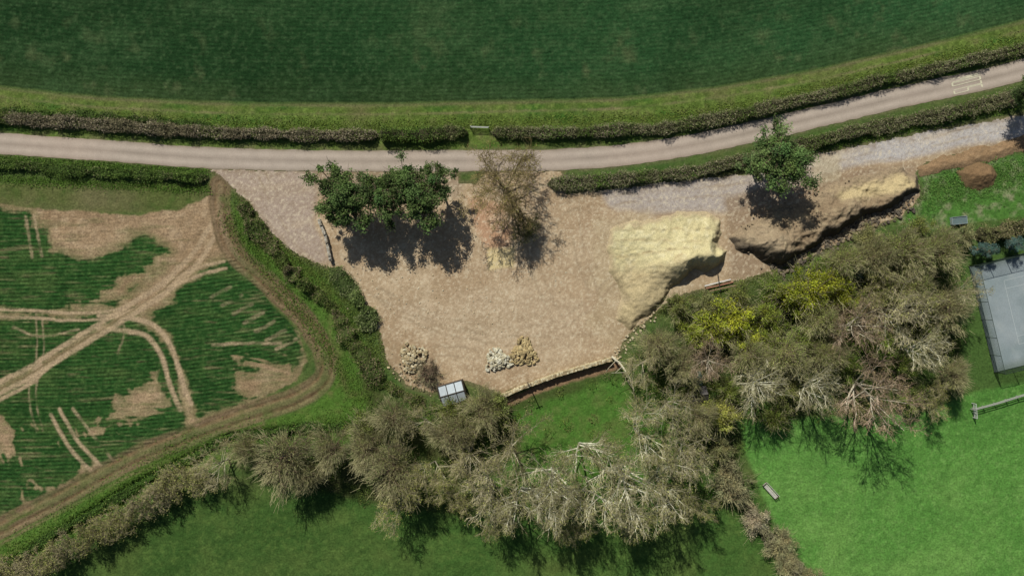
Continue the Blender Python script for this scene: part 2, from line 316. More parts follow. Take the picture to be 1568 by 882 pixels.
def sub_sheet(name,mask,z,colr,mat):
    fm=(mask[:-1,:-1]&mask[:-1,1:]&mask[1:,1:]&mask[1:,:-1]).ravel(); f=F[fm]; u,inv=np.unique(f,return_inverse=True)
    v=VV[u].copy(); v[:,2]=z.ravel()[u]
    return link(name,make_mesh(name,v,inv.reshape(-1,4),colr.reshape(-1,3)[u],[mat],smooth=True))
n3=fbm(GU,GV,10,3,71); n3b=fbm(GU,GV,10,3,72)
dyard=sdf(GU+n3*4,GV+n3b*4,YARD)
ycol=yard_color(GU,GV)
sub_sheet('gravel_yard',dyard<0,GZ+0.008,ycol,M_gravel)
# heaps -----------------------------------------------------------
def gzp(u,v): return float(gz(np.array([float(u)]),np.array([float(v)]))[0])
def heap(name,poly,hfun,slope,cols,rough=0.15,ns=8,nslope=None,warp=6,dark=None,cfun=None,blend=None,bw=2.0):
    xs0=[p[0] for p in poly]; ys0=[p[1] for p in poly]
    x=np.arange(min(xs0)-10,max(xs0)+10,1.1); y=np.arange(min(ys0)-10,max(ys0)+10,1.1); U,V=np.meshgrid(x,y)
    w=fbm(U,V,22,4,81)*warp; w2=fbm(U,V,22,4,82)*warp
    d=-sdf(U+w,V+w2,poly)*S
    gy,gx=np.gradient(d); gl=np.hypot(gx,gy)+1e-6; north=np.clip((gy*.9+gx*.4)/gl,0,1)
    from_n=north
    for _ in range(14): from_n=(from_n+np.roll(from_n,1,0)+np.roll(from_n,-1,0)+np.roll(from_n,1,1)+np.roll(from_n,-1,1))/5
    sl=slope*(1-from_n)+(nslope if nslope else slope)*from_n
    lump=1-2*np.abs(fbm(U,V,ns*1.6,2,89)); 
    hm=hfun(U,V)+fbm(U,V,30,4,83)*rough*2.5+fbm(U,V,ns,3,84)*rough+(lump-.5)*rough*.9
    hm=np.maximum(hm,0.05); q=np.maximum(d*sl,0); kk=.3
    h=-kk*np.log(np.exp(-q/kk)+np.exp(-hm/kk))+kk*np.log(1+np.exp(-hm/kk)); h=np.maximum(h,0)
    for _ in range(2): h=(h*2+np.roll(h,1,0)+np.roll(h,-1,0)+np.roll(h,1,1)+np.roll(h,-1,1))/6
    h=np.where(d>0,h+fbm(U,V,4,2,85)*rough*0.6*sm(d/.6),d*0.5)
    keep=d>-0.25; z=h+0.03
    c=np.ones(U.shape+(3,))*lin(cols[0]); c=paint(c,np.clip(fbm(U,V,26,4,86)*1.4+.3,0,1),cols[1]); c=paint(c,np.clip(fbm(U,V,6,2,87)*1.1,0,1)*.7,cols[2])
    if cfun: c=cfun(c,U,V)
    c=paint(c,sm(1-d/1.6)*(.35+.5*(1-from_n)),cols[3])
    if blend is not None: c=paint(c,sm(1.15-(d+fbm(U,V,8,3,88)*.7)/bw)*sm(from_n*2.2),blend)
    if dark is not None: c=paint(c,sm(1-(q-hm)/1.0)*(1-from_n)*sm(1.2-from_n)*.8,dark)  # face turned from the sun darkened: rubble tone with its shade painted in
    i=np.arange(U.size).reshape(U.shape); f=np.stack([i[1:,:-1],i[1:,1:],i[:-1,1:],i[:-1,:-1]],-1).reshape(-1,4)
    km=(keep[:-1,:-1]&keep[:-1,1:]&keep[1:,1:]&keep[1:,:-1]).ravel(); f=f[km]; u,inv=np.unique(f,return_inverse=True)
    P=np.stack([(U-CX)*S,(CY-V)*S,z],-1).reshape(-1,3)[u]
    return link(name,make_mesh(name,P,inv.reshape(-1,4),c.reshape(-1,3)[u],[M_heap],smooth=True))
def gravel_c(c,U,V):
    n=fbm(U,V,14,3,93)
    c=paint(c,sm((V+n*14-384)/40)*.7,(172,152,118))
    for k,(x0,y0,x1,y1) in enumerate([(945,352,1095,352),(942,368,1098,372),(945,395,1060,380),(950,440,1040,392)]):
        dd=pdist(U+n*5,V+n*5,[(x0,y0),(x1,y1)]); c=paint(c,np.exp(-(dd/2.2)**2)*np.clip(.35+n,0,1),(158,140,106))
    return c
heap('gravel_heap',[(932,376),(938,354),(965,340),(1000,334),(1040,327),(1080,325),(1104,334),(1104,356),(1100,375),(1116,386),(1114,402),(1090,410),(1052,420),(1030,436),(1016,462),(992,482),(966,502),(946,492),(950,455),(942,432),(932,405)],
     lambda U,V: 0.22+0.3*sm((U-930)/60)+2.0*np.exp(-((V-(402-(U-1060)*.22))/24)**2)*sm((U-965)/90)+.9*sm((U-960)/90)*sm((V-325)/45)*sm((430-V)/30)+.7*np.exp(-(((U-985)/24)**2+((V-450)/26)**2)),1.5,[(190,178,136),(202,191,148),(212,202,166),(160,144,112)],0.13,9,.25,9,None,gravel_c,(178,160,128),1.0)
def spoil_c(c,U,V):
    n=fbm(U,V,16,3,94)
    c=paint(c,sm((U+n*26-1268)/26)*sm((V+n*8-258)/8)*sm((318-(U-1300)*.16-V+n*10)/16)*.85,(184,166,126))
    return paint(c,sm((1205+n*30-U)/40)*.5,(160,144,120))
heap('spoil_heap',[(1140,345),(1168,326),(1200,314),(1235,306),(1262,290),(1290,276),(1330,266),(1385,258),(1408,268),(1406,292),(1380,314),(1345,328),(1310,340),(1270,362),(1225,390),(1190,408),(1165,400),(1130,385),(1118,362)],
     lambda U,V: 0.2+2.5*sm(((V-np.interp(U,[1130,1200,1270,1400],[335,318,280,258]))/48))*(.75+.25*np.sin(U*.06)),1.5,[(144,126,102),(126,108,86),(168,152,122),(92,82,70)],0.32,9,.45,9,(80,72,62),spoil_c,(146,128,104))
heap('earth_bank',[(1405,256),(1440,240),(1500,226),(1568,208),(1720,169),(1720,194),(1568,233),(1500,250),(1440,262),(1410,270)],
     lambda U,V: 0.35+0*U,0.35,[(150,122,92),(136,110,80),(162,136,106),(122,102,78)],0.14)
heap('soil_heap',[(1466,264),(1480,252),(1500,248),(1518,254),(1528,268),(1520,283),(1500,291),(1478,286)],
     lambda U,V: 1.3+0*U,0.6,[(122,98,72),(134,108,80),(110,88,64),(106,88,64)],0.2,8,None,3)
# ---------------------------------------------------------------- road
def ribbon(name,pts,halfw,z,cfun,mat,nc=13,step=0.5,edge=0.15):
    P=np.array([W(*p)[:2] for p in pts]); seg=np.linalg.norm(np.diff(P,axis=0),axis=1); s=np.concatenate([[0],np.cumsum(seg)])
    t=np.arange(0,s[-1],step); x=np.interp(t,s,P[:,0]); y=np.interp(t,s,P[:,1]); tx=np.gradient(x); ty=np.gradient(y); l=np.hypot(tx,ty); nxn,nyn=-ty/l,tx/l
    a=np.linspace(-1,1,nc); e=fbm(t*3,t*0,4,3,91)*edge; e2=fbm(t*3,t*0+50,4,3,92)*edge
    off=a[None,:]*halfw+np.where(a[None,:]>0,e[:,None],e2[:,None])*np.abs(a[None,:])**3
    PX=x[:,None]+nxn[:,None]*off; PY=y[:,None]+nyn[:,None]*off; Z=np.full(PX.shape,z)-0.0*off+0.02*(1-a[None,:]**2)
    i=np.arange(PX.size).reshape(PX.shape); f=np.stack([i[:-1,:-1],i[:-1,1:],i[1:,1:],i[1:,:-1]],-1).reshape(-1,4)[:,::-1]
    return link(name,make_mesh(name,np.stack([PX,PY,Z],-1).reshape(-1,3),f,cfun(PX,PY,np.broadcast_to(a,PX.shape)).reshape(-1,3),[mat],smooth=True))
def roadcol(x,y,a):
    c=np.ones(x.shape+(3,))*lin((166,152,139)); n=fbm(x,y,6,4,95); n2=fbm(x,y,1.2,3,96)
    c=paint(c,np.exp(-((np.abs(a)-0.48)/0.2)**2)*(.7+n*.4),(186,171,157)); c=paint(c,np.exp(-(a/0.12)**2)*(.6+n*.5),(146,133,120))
    c=paint(c,sm((np.abs(a)-.78)/.2)*(.7+n2*.6),(134,121,101)); c=paint(c,np.clip(n*.5,0,1),(154,142,128))
    return paint(c,np.clip(fbm(x,y,14,2,97)*1.2,0,1)*.4,(182,160,144))
ribbon('country_road',ROAD,1.78,0.03,roadcol,M_road,17)
def road_marking():
    b=MB(); c=W(1480,128); c2=W(1520,118); d=(c2-c)/np.linalg.norm(c2-c); n=np.array([-d[1],d[0],0])
    L=4.8; w=0.5; t=0.11
    def stroke(lx0,ly0,lx1,ly1,base,th=t):
        p=c+n*(base+lx0*w)-d*(ly0-.5)*L; q=c+n*(base+lx1*w)-d*(ly1-.5)*L; e=q-p; ln=np.linalg.norm(e[:2]); e/=ln; s=np.array([-e[1],e[0],0])
        thk=th if abs(np.dot(e,d))>.7 else 0.28
        V=[p-s*thk/2,q-s*thk/2,q+s*thk/2,p+s*thk/2]; V=[v+np.array([0,0,0.058+stroke.k]) for v in V]; stroke.k+=0.0015; b.add(V,[[0,1,2,3]],lin((206,200,172)))
    stroke.k=0
    B=[-1.25,-.6,.08,.72]
    for l in ([0,0,1,0],[1,0,1,.5],[0,.5,1,.5],[0,.5,0,1],[0,1,1,1]): stroke(*l,B[0])
    for l in ([0,0,1,0],[0,0,0,1]): stroke(*l,B[1])
    for l in ([0,0,1,0],[1,0,1,1],[0,1,1,1],[0,0,0,1]): stroke(*l,B[2])
    for l in ([0,1,.25,0],[.25,0,.5,.7],[.5,.7,.75,0],[.75,0,1,1]): stroke(*l,B[3])
    link('slow_road_marking',b.mesh('slow_road_marking',[M_obj]))
road_marking()
# ---------------------------------------------------------------- hedges
def resample(pts,step=0.3):
    P=np.array([W(*p)[:2] for p in pts]); seg=np.linalg.norm(np.diff(P,axis=0),axis=1); s=np.concatenate([[0],np.cumsum(seg)])
    t=np.arange(0,s[-1],step); return t,np.interp(t,s,P[:,0]),np.interp(t,s,P[:,1])
def hedge(name,pts,hw,ht,cols,core=(68,66,46),dens=170,leaf=0.2,twig=0.4,seed=0,ragged=0.3):
    r=np.random.default_rng(seed+100); t,x,y=resample(pts)
    x=x+fbm(t,t*0+seed+3,6,3,seed)*ragged*hw*.9; y=y+fbm(t,t*0+seed+30,6,3,seed)*ragged*hw*.9
    tx,ty=np.gradient(x),np.gradient(y); l=np.hypot(tx,ty)+1e-9; nx_,ny_=-ty/l,tx/l
    b=MB(); k=9; ang=np.linspace(0,np.pi,k)
    wv=1+fbm(t,t*0+seed,2.0,3,seed)*ragged*1.3; hv=1+fbm(t,t*0+seed+9,2.4,3,seed+4)*ragged*1.4
    endk=sm(np.minimum(t,t[-1]-t)/1.0)*.9+.1; wv=np.maximum(wv,.25)*endk; hv=np.maximum(hv,.2)*endk
    jit=1+r.normal(0,.08,(len(t),k))
    ca=np.cos(ang); lat=np.sign(ca)[None]*np.abs(ca)[None]**.65*hw*.8*wv[:,None]*jit
    z=np.sin(ang)[None]**.7*ht*.8*hv[:,None]*jit-.05
    PX=x[:,None]+nx_[:,None]*lat; PY=y[:,None]+ny_[:,None]*lat; i=np.arange(PX.size).reshape(PX.shape)
    f=np.stack([i[:-1,:-1],i[:-1,1:],i[1:,1:],i[1:,:-1]],-1).reshape(-1,4)
    cc=lin(core)*(0.6+0.8*r.random((PX.size,1))); b.add(np.stack([PX,PY,z],-1).reshape(-1,3),f,cc,0)
    n=int(dens*t[-1]); ti=r.random(n)*t[-1]; j=np.clip((ti/0.3).astype(int),0,len(t)-1)
    th=np.arccos(r.uniform(-1,1,n)); rad=r.uniform(.72,1.12,n)+np.abs(r.normal(0,.09,n))
    lt=np.sign(np.cos(th))*np.abs(np.cos(th))**.65*hw*wv[j]*rad; zz=np.sin(th)**.7*ht*hv[j]*rad*.95
    xx=np.interp(ti,t,x)+nx_[j]*lt; yy=np.interp(ti,t,y)+ny_[j]*lt; P=np.stack([xx,yy,np.maximum(zz,.03)],1)
    pal=np.array([lin(c) for c in cols]); wgt=fbm(ti*1.0,ti*0+seed,3.5,3,seed+7)*1.5+r.normal(0,.35,n)
    ci=np.clip(((wgt+1)/2*len(cols)).astype(int),0,len(cols)-1); C=pal[ci]*(0.6+0.8*r.random((n,1)))
    tw=r.random(n)<twig
    b.leaves(P[~tw],leaf*(0.6+0.8*r.random((~tw).sum())),C[~tw],0,.7,r=r)
    p=P[tw]; m=len(p); dr=np.stack([r.normal(0,.6,m),r.normal(0,.6,m),np.abs(r.normal(.6,.4,m))],1); dr/=np.linalg.norm(dr,axis=1,keepdims=True)
    b.segs(p-dr*.15,p+dr*r.uniform(.15,.5,(m,1)),np.full(m,.024),np.full(m,.012),C[tw]*1.6,3,0)
    return link(name,b.mesh(name,[M_leaf]),color=(1,1,1))
BRN=[(112,105,80),(120,110,89),(134,124,104),(86,102,54)]; GRN=[(66,94,42),(84,108,52),(58,80,38),(108,108,74)]; MIX=[(70,94,42),(104,104,72),(124,118,94),(80,108,50)]
hedge('field_hedge',[(-600,148),(-200,163),(0,182),(130,191),(300,203),(450,208),(580,208)],1.0,1.5,BRN,dens=190,seed=1,ragged=.4)
hedge('field_hedge',[(577,208),(640,207),(716,203)],1.15,1.6,GRN,dens=220,seed=2,ragged=.5)
hedge('field_hedge',[(750,203),(850,205),(1000,199),(1060,189),(1130,177),(1250,149),(1350,124),(1480,97),(1568,75),(1900,-20),(2200,-100)],1.0,1.4,MIX,dens=190,seed=3,ragged=.4)
hedge('field_hedge',[(0,170),(200,183),(330,194)],0.6,0.6,GRN,core=(60,82,38),dens=110,seed=4,twig=.15,ragged=.9)
hedge('roadside_hedge',[(-500,215),(0,252),(100,261),(200,266),(280,271),(322,274)],0.85,0.9,GRN,core=(60,82,38),dens=190,seed=5,twig=.2,ragged=.6)
hedge('roadside_hedge',[(838,283),(900,280),(1000,271),(1080,260),(1150,243),(1260,213),(1350,193),(1450,174),(1568,148),(1900,59),(2200,-20)],1.15,1.3,MIX,dens=230,seed=6,ragged=.5)
hedge('yard_hedge',[(366,312),(388,345),(415,378),(450,412),(485,445),(520,490),(545,530),(575,570),(605,598),(650,625)],1.15,0.9,[(66,88,42),(88,104,54),(118,106,82),(74,100,46)],core=(66,80,42),dens=230,seed=7,ragged=1.2)
hedge('yard_hedge',[(505,412),(535,445),(560,480),(572,508)],1.3,1.1,[(76,98,56),(98,118,70),(120,128,92),(70,92,50)],core=(66,82,46),dens=260,seed=8,ragged=.9)
hedge('garden_hedge',[(1488,366),(1530,352),(1568,345),(1700,315)],1.3,2.0,[(104,108,68),(120,112,82),(84,98,52)],dens=260,seed=9,ragged=.6)
hedge('ditch_hedge',[(-200,985),(0,872),(100,810),(200,748),(280,706),(350,670),(450,656),(560,652),(620,640)],0.6,0.7,[(56,86,38),(76,104,48),(48,72,32)],core=(52,74,34),dens=130,seed=10,twig=.1,ragged=1.1)
hedge('pasture_hedge',[(1100,700),(1118,735),(1150,785),(1185,830),(1225,872),(1300,960),(1500,1150)],1.0,1.3,[(120,116,88),(134,128,102),(98,108,64)],dens=200,seed=11,ragged=1.0,twig=.6)
# ---------------------------------------------------------------- trees
def gen_branches(r,Ht,R,stems=1,nlimb=9,n2=7,n3=7,n4=5,spread=(.5,1.0),clear=.25,wk=1.0,limbk=.6,thk=.021):
    out=[]; tips=[]
    def rot(d,ang,az):
        a=np.cross(d,[0,0,1.]) if abs(d[2])<.95 else np.array([1.,0,0]); a/=np.linalg.norm(a); b=np.cross(d,a)
        v=d*math.cos(ang)+(a*math.cos(az)+b*math.sin(az))*math.sin(ang); return v/np.linalg.norm(v)
    nk=[0,nlimb,n2,n3,n4]; up=[.0,.10,.08,.05,.03]; wob=[.05,.08*wk,.11*wk,.14,.18]; ns=[5,5,4,3,2]
    def grow(p,d,L,rad,lev):
        pts=[p]; n=ns[lev]; rr=[rad]
        for i in range(n):
            d=d+r.normal(0,wob[lev],3)+np.array([0,0,up[lev]]); d/=np.linalg.norm(d); p=p+d*L/n; pts.append(p); rr.append(rad*(1-.72*(i+1)/n)); out.append((pts[-2],p,rr[-2],rr[-1],lev))
        if lev==4: tips.append(p); return
        kids=nk[lev+1]; t0=clear if lev==0 else .25
        for k in range(kids):
            t=t0+(1-t0)*(k+r.random())/kids; f=t*n; i=min(int(f),n-1); q=pts[i]+(pts[i+1]-pts[i])*(f-i); dd=pts[i+1]-pts[i]; dd/=np.linalg.norm(dd)
            ang=r.uniform(*spread)*(1.15-.35*t if lev==0 else .85); az=(k*2.4+r.normal(0,.4)) if lev==0 else r.uniform(0,6.28)
            l={0:R*1.05*(1.1-.35*t),1:L*.5*(1.15-.55*t),2:L*.55*(1.1-.4*t),3:L*.6}[lev]*r.uniform(.75,1.2)
            grow(q,rot(dd,ang,az),l,max((rad*(1-.72*t))*{0:limbk,1:.5,2:.5,3:.55}[lev],.016),lev+1)
    for s in range(stems):
        d=np.array([0,0,1.]) if stems==1 else rot(np.array([0,0,1.]),r.uniform(.1,.35),s*6.28/stems+r.normal(0,.3))
        grow(np.array([0,0,-.2]),d,Ht*.72,Ht*thk/(stems**.4),0)
    P0=np.array([o[0] for o in out]);P1=np.array([o[1] for o in out]);R0=np.array([o[2] for o in out]);R1=np.array([o[3] for o in out]);lv=np.array([o[4] for o in out]);tips=np.array(tips)
    rad=np.percentile(np.hypot(P1[lv==4][:,0],P1[lv==4][:,1]),93); zt=np.percentile(P1[lv==4][:,2],98); sc=np.array([R/rad,R/rad,Ht/zt])
    return P0*sc,P1*sc,R0,R1,lv,tips*sc
def bare_tree_mesh(name,seed,Ht=12,R=6,bark=(194,186,158),twigc=(150,142,112),buds=1400,budc=(128,132,78),lk=1.0,**kw):
    r=np.random.default_rng(seed); P0,P1,R0,R1,lv,tips=gen_branches(r,Ht,R,**kw); b=MB()
    t=lv<=1; cb=lin(bark)*lk*(0.8+.3*r.random((t.sum(),1)))*np.where(lv[t]==0,.5,1)[:,None]; b.segs(P0[t],P1[t],R0[t],R1[t],cb,6,0)
    t=lv>1; k=((lv[t]-2)/2.0)[:,None]; c=(lin(bark)*lk*(1-k)+lin(twigc)*k)*(0.6+.7*r.random((t.sum(),1))); b.segs(P0[t],P1[t],np.maximum(R0[t],.024),np.maximum(R1[t],.014),c,3,1)
    if buds:
        i=r.integers(0,len(tips),buds); P=tips[i]+r.normal(0,.28,(buds,3)); C=lin(budc)*(0.6+.8*r.random((buds,1))); b.leaves(P,0.10+.12*r.random(buds),C,1,.7,r=r)
    return b.mesh(name,[M_bark,M_leaf])
def leafy_mesh(name,seed,Ht=8,R=4,nclump=45,per=230,leaf=.26,stems=1,flat=.8,lo=.25,csize=.26,base=(1,1,1),clear=.3,shell=.55,lob=1.0,twigs=0,twigc=(156,150,112),cvar=.35):
    """crown of separate leaf clumps on limbs; leaf colour multiplies the object's colour"""
    r=np.random.default_rng(seed); b=MB(); cs=[]
    g=0
    while len(cs)<nclump and g<9000:
        g+=1; v=r.normal(size=3); v/=np.linalg.norm(v); q=v*r.uniform(shell,1.0); a=math.atan2(v[1],v[0]); lb=1+lob*(.22*math.sin(3*a+seed)+.14*math.sin(5*a+seed*2))
        zc=(lo+(1-lo)*(q[2]*.5+.5))*Ht*.92; p=np.array([q[0]*R*.85*lb,q[1]*R*.85*lb,zc])
        if all(np.linalg.norm(p-c)>R*csize*.55 for c in cs): cs.append(p)
    cs=np.array(cs)
    zt=Ht*.75; tp=np.array([[r.normal(0,.1),r.normal(0,.1),z] for z in np.linspace(-.2,zt,6)]); rr=np.linspace(Ht*.028,Ht*.010,6)
    bc=lin((126,108,90)); b.segs(tp[:-1],tp[1:],rr[:-1],rr[1:],bc,6,0)
    P0=[];P1=[];A=[];B_=[]
    for c in cs:
        z=min(max(c[2]-np.hypot(c[0],c[1])*.6,Ht*.12),zt*.95); s=np.array([0,0,z]); m=(s+c)/2+r.normal(0,.15*R*.3,3); P0+= [s,m];P1+=[m,c];A+=[Ht*.010,Ht*.006];B_+=[Ht*.006,Ht*.003]
        for q in range(4):
            P0.append(c);P1.append(c+r.normal(0,R*csize*.6,3));A.append(Ht*.003);B_.append(.012)
    b.segs(P0,P1,A,B_,bc,4,0)
    for c in cs:
        rad=R*csize*r.uniform(.6,1.35); n=int(per*r.uniform(.7,1.2)); v=r.normal(size=(n,3)); v/=np.linalg.norm(v,axis=1,keepdims=True); q=v*(r.random((n,1))**.45)*rad*np.array([1,1,flat])*(1+.35*np.sin(v[:,:1]*7+c[0])+.2*np.sin(v[:,1:2]*9+c[1]))
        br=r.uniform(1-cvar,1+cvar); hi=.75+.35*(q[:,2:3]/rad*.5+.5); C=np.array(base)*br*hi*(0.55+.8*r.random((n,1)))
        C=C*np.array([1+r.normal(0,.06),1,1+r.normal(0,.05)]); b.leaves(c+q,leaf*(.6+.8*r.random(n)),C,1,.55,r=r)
        if twigs:
            p=c+r.normal(0,rad*.45,(twigs,3)); o=p-np.array([0,0,Ht*.35]); o/=np.linalg.norm(o,axis=1,keepdims=True); o+=r.normal(0,.3,o.shape)
            b.segs(p,p+o*r.uniform(.5,1.3,(twigs,1)),np.full(twigs,.028),np.full(twigs,.013),lin(twigc)*(.7+.6*r.random((twigs,1))),3,0)
    return b.mesh(name,[M_bark,M_leaf])
BT=[bare_tree_mesh('bare_a',11,13,6.5,nlimb=11,n2=7,n3=6,n4=4,clear=.2),
    bare_tree_mesh('bare_b',12,12,6,stems=3,nlimb=6,n2=5,n3=5,n4=4,clear=.2,bark=(204,198,174),twigc=(158,150,122),wk=.5),
    bare_tree_mesh('bare_c',13,13,6.5,nlimb=13,n2=7,n3=5,n4=4,clear=.12,spread=(.45,.85),bark=(200,190,168),twigc=(146,136,110),buds=900,budc=(124,120,82),wk=.4,limbk=.7),
    bare_tree_mesh('bare_d',14,12,6,stems=2,nlimb=8,n2=6,n3=6,n4=4,spread=(.4,.8),buds=2600,budc=(126,132,72)),
    bare_tree_mesh('bare_e',15,12,6,stems=1,nlimb=14,n2=9,n3=6,n4=4,clear=.12,spread=(.6,1.15),buds=1300,budc=(116,114,66),twigc=(126,116,84),bark=(142,130,100)),
    bare_tree_mesh('bare_f',16,15,7,stems=1,nlimb=16,n2=8,n3=4,n4=4,spread=(.32,.7),clear=.10,bark=(222,218,196),twigc=(158,151,120),buds=1300,budc=(134,136,84),wk=.25,limbk=.8,thk=.018,lk=1.15),
    bare_tree_mesh('bare_g',17,15,7,stems=2,nlimb=9,n2=8,n3=4,n4=4,spread=(.32,.75),clear=.10,bark=(216,212,190),twigc=(154,147,114),buds=1300,budc=(130,132,80),wk=.25,limbk=.8,thk=.018,lk=1.15)]
BB=[bare_tree_mesh('bush_a',21,4,3,stems=6,nlimb=5,n2=5,n3=4,n4=3,clear=.1,buds=1400,bark=(160,151,126),twigc=(152,144,118),budc=(122,122,80)),
    bare_tree_mesh('bush_b',22,4,3,stems=5,nlimb=6,n2=5,n3=4,n4=3,clear=.1,buds=1800,bark=(150,142,116),twigc=(142,136,106),budc=(112,118,68))]
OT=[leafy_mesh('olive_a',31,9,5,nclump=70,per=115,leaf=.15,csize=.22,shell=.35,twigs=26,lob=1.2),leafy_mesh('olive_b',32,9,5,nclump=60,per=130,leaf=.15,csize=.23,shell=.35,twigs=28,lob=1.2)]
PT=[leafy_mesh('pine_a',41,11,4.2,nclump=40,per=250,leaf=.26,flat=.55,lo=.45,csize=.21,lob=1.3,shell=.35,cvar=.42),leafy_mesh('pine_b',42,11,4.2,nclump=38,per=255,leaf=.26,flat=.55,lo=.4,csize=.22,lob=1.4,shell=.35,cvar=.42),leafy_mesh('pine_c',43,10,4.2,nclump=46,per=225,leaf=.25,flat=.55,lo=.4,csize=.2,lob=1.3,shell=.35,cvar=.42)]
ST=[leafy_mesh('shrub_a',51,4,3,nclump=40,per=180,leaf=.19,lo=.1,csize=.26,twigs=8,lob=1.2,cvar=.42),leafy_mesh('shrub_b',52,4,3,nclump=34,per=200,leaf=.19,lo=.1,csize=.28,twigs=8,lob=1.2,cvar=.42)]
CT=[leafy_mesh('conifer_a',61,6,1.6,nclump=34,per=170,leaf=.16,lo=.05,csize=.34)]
trng=np.random.default_rng(5)
def place(name,meshes,bh,bR,px,py,rpx,ht,color=(1,1,1),srgb=None,hc=.65,i=None,rz=None):
    k=1-hc*ht/H; bx,by=CX+(px-CX)*k,CY+(py-CY)*k; R=rpx*S*k
    me=meshes[trng.integers(len(meshes)) if i is None else i]; s=R/bR*trng.uniform(.96,1.04)
    if srgb is not None: color=tuple(lin(srgb))
    w=W(bx,by,gzp(bx,by)-.05); return link(name,me,tuple(w),trng.uniform(0,6.28) if rz is None else rz,(s,s,ht/bh),color)
PC=(74,98,56)
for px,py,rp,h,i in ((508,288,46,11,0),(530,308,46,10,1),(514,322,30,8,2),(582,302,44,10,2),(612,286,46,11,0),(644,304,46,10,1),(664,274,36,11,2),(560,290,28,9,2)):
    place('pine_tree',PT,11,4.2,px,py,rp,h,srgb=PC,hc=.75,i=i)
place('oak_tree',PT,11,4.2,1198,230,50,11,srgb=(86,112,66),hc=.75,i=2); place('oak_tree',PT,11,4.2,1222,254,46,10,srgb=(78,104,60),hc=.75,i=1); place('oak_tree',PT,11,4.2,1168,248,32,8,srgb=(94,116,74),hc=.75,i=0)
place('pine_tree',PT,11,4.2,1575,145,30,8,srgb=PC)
place('bare_tree',BT,12,6,776,278,66,11,(1.1,1.02,.85),i=4,rz=.5); place('bare_bush',BB,4,3,802,345,26,4,(.6,.62,.5))  # the dark-tinted bush is added to stand for the crown's dense shadow
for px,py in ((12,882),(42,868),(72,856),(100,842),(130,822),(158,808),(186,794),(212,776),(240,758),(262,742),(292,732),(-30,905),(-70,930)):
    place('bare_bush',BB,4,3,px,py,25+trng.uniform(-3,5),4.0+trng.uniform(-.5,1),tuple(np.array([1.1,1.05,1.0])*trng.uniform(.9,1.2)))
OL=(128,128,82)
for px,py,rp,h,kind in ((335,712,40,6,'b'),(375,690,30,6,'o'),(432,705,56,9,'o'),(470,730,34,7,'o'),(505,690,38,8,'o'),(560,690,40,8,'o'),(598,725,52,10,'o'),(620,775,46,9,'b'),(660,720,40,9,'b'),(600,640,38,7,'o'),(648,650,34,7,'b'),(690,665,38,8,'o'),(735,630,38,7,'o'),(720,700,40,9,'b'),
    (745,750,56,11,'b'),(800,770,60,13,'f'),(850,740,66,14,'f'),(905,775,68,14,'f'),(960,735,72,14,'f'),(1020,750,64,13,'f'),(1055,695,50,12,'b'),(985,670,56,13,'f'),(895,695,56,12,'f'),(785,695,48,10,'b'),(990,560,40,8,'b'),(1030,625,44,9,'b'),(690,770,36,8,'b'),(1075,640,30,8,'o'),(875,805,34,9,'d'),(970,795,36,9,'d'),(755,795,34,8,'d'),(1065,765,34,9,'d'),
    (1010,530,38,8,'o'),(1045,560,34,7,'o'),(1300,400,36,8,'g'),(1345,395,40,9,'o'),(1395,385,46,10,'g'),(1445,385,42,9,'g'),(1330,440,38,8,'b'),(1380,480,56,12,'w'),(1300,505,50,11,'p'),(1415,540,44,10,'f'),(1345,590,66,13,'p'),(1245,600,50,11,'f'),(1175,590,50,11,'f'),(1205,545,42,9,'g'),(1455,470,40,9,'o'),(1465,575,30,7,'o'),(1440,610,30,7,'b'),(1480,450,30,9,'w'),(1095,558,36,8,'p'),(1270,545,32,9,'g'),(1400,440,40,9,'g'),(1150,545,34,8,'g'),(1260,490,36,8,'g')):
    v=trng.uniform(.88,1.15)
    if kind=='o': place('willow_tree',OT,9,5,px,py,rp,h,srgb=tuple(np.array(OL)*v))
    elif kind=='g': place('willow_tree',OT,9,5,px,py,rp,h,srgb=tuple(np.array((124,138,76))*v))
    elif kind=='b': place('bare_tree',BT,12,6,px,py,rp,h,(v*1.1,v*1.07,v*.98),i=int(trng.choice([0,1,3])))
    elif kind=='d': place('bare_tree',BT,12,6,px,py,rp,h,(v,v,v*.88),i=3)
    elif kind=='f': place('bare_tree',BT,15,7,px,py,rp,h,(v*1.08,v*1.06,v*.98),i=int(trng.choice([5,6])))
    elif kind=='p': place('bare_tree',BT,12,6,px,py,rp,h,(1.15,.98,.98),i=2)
    elif kind=='w': place('bare_tree',BT,12,6,px,py,rp,h,(1.3,1.26,1.18),i=1)
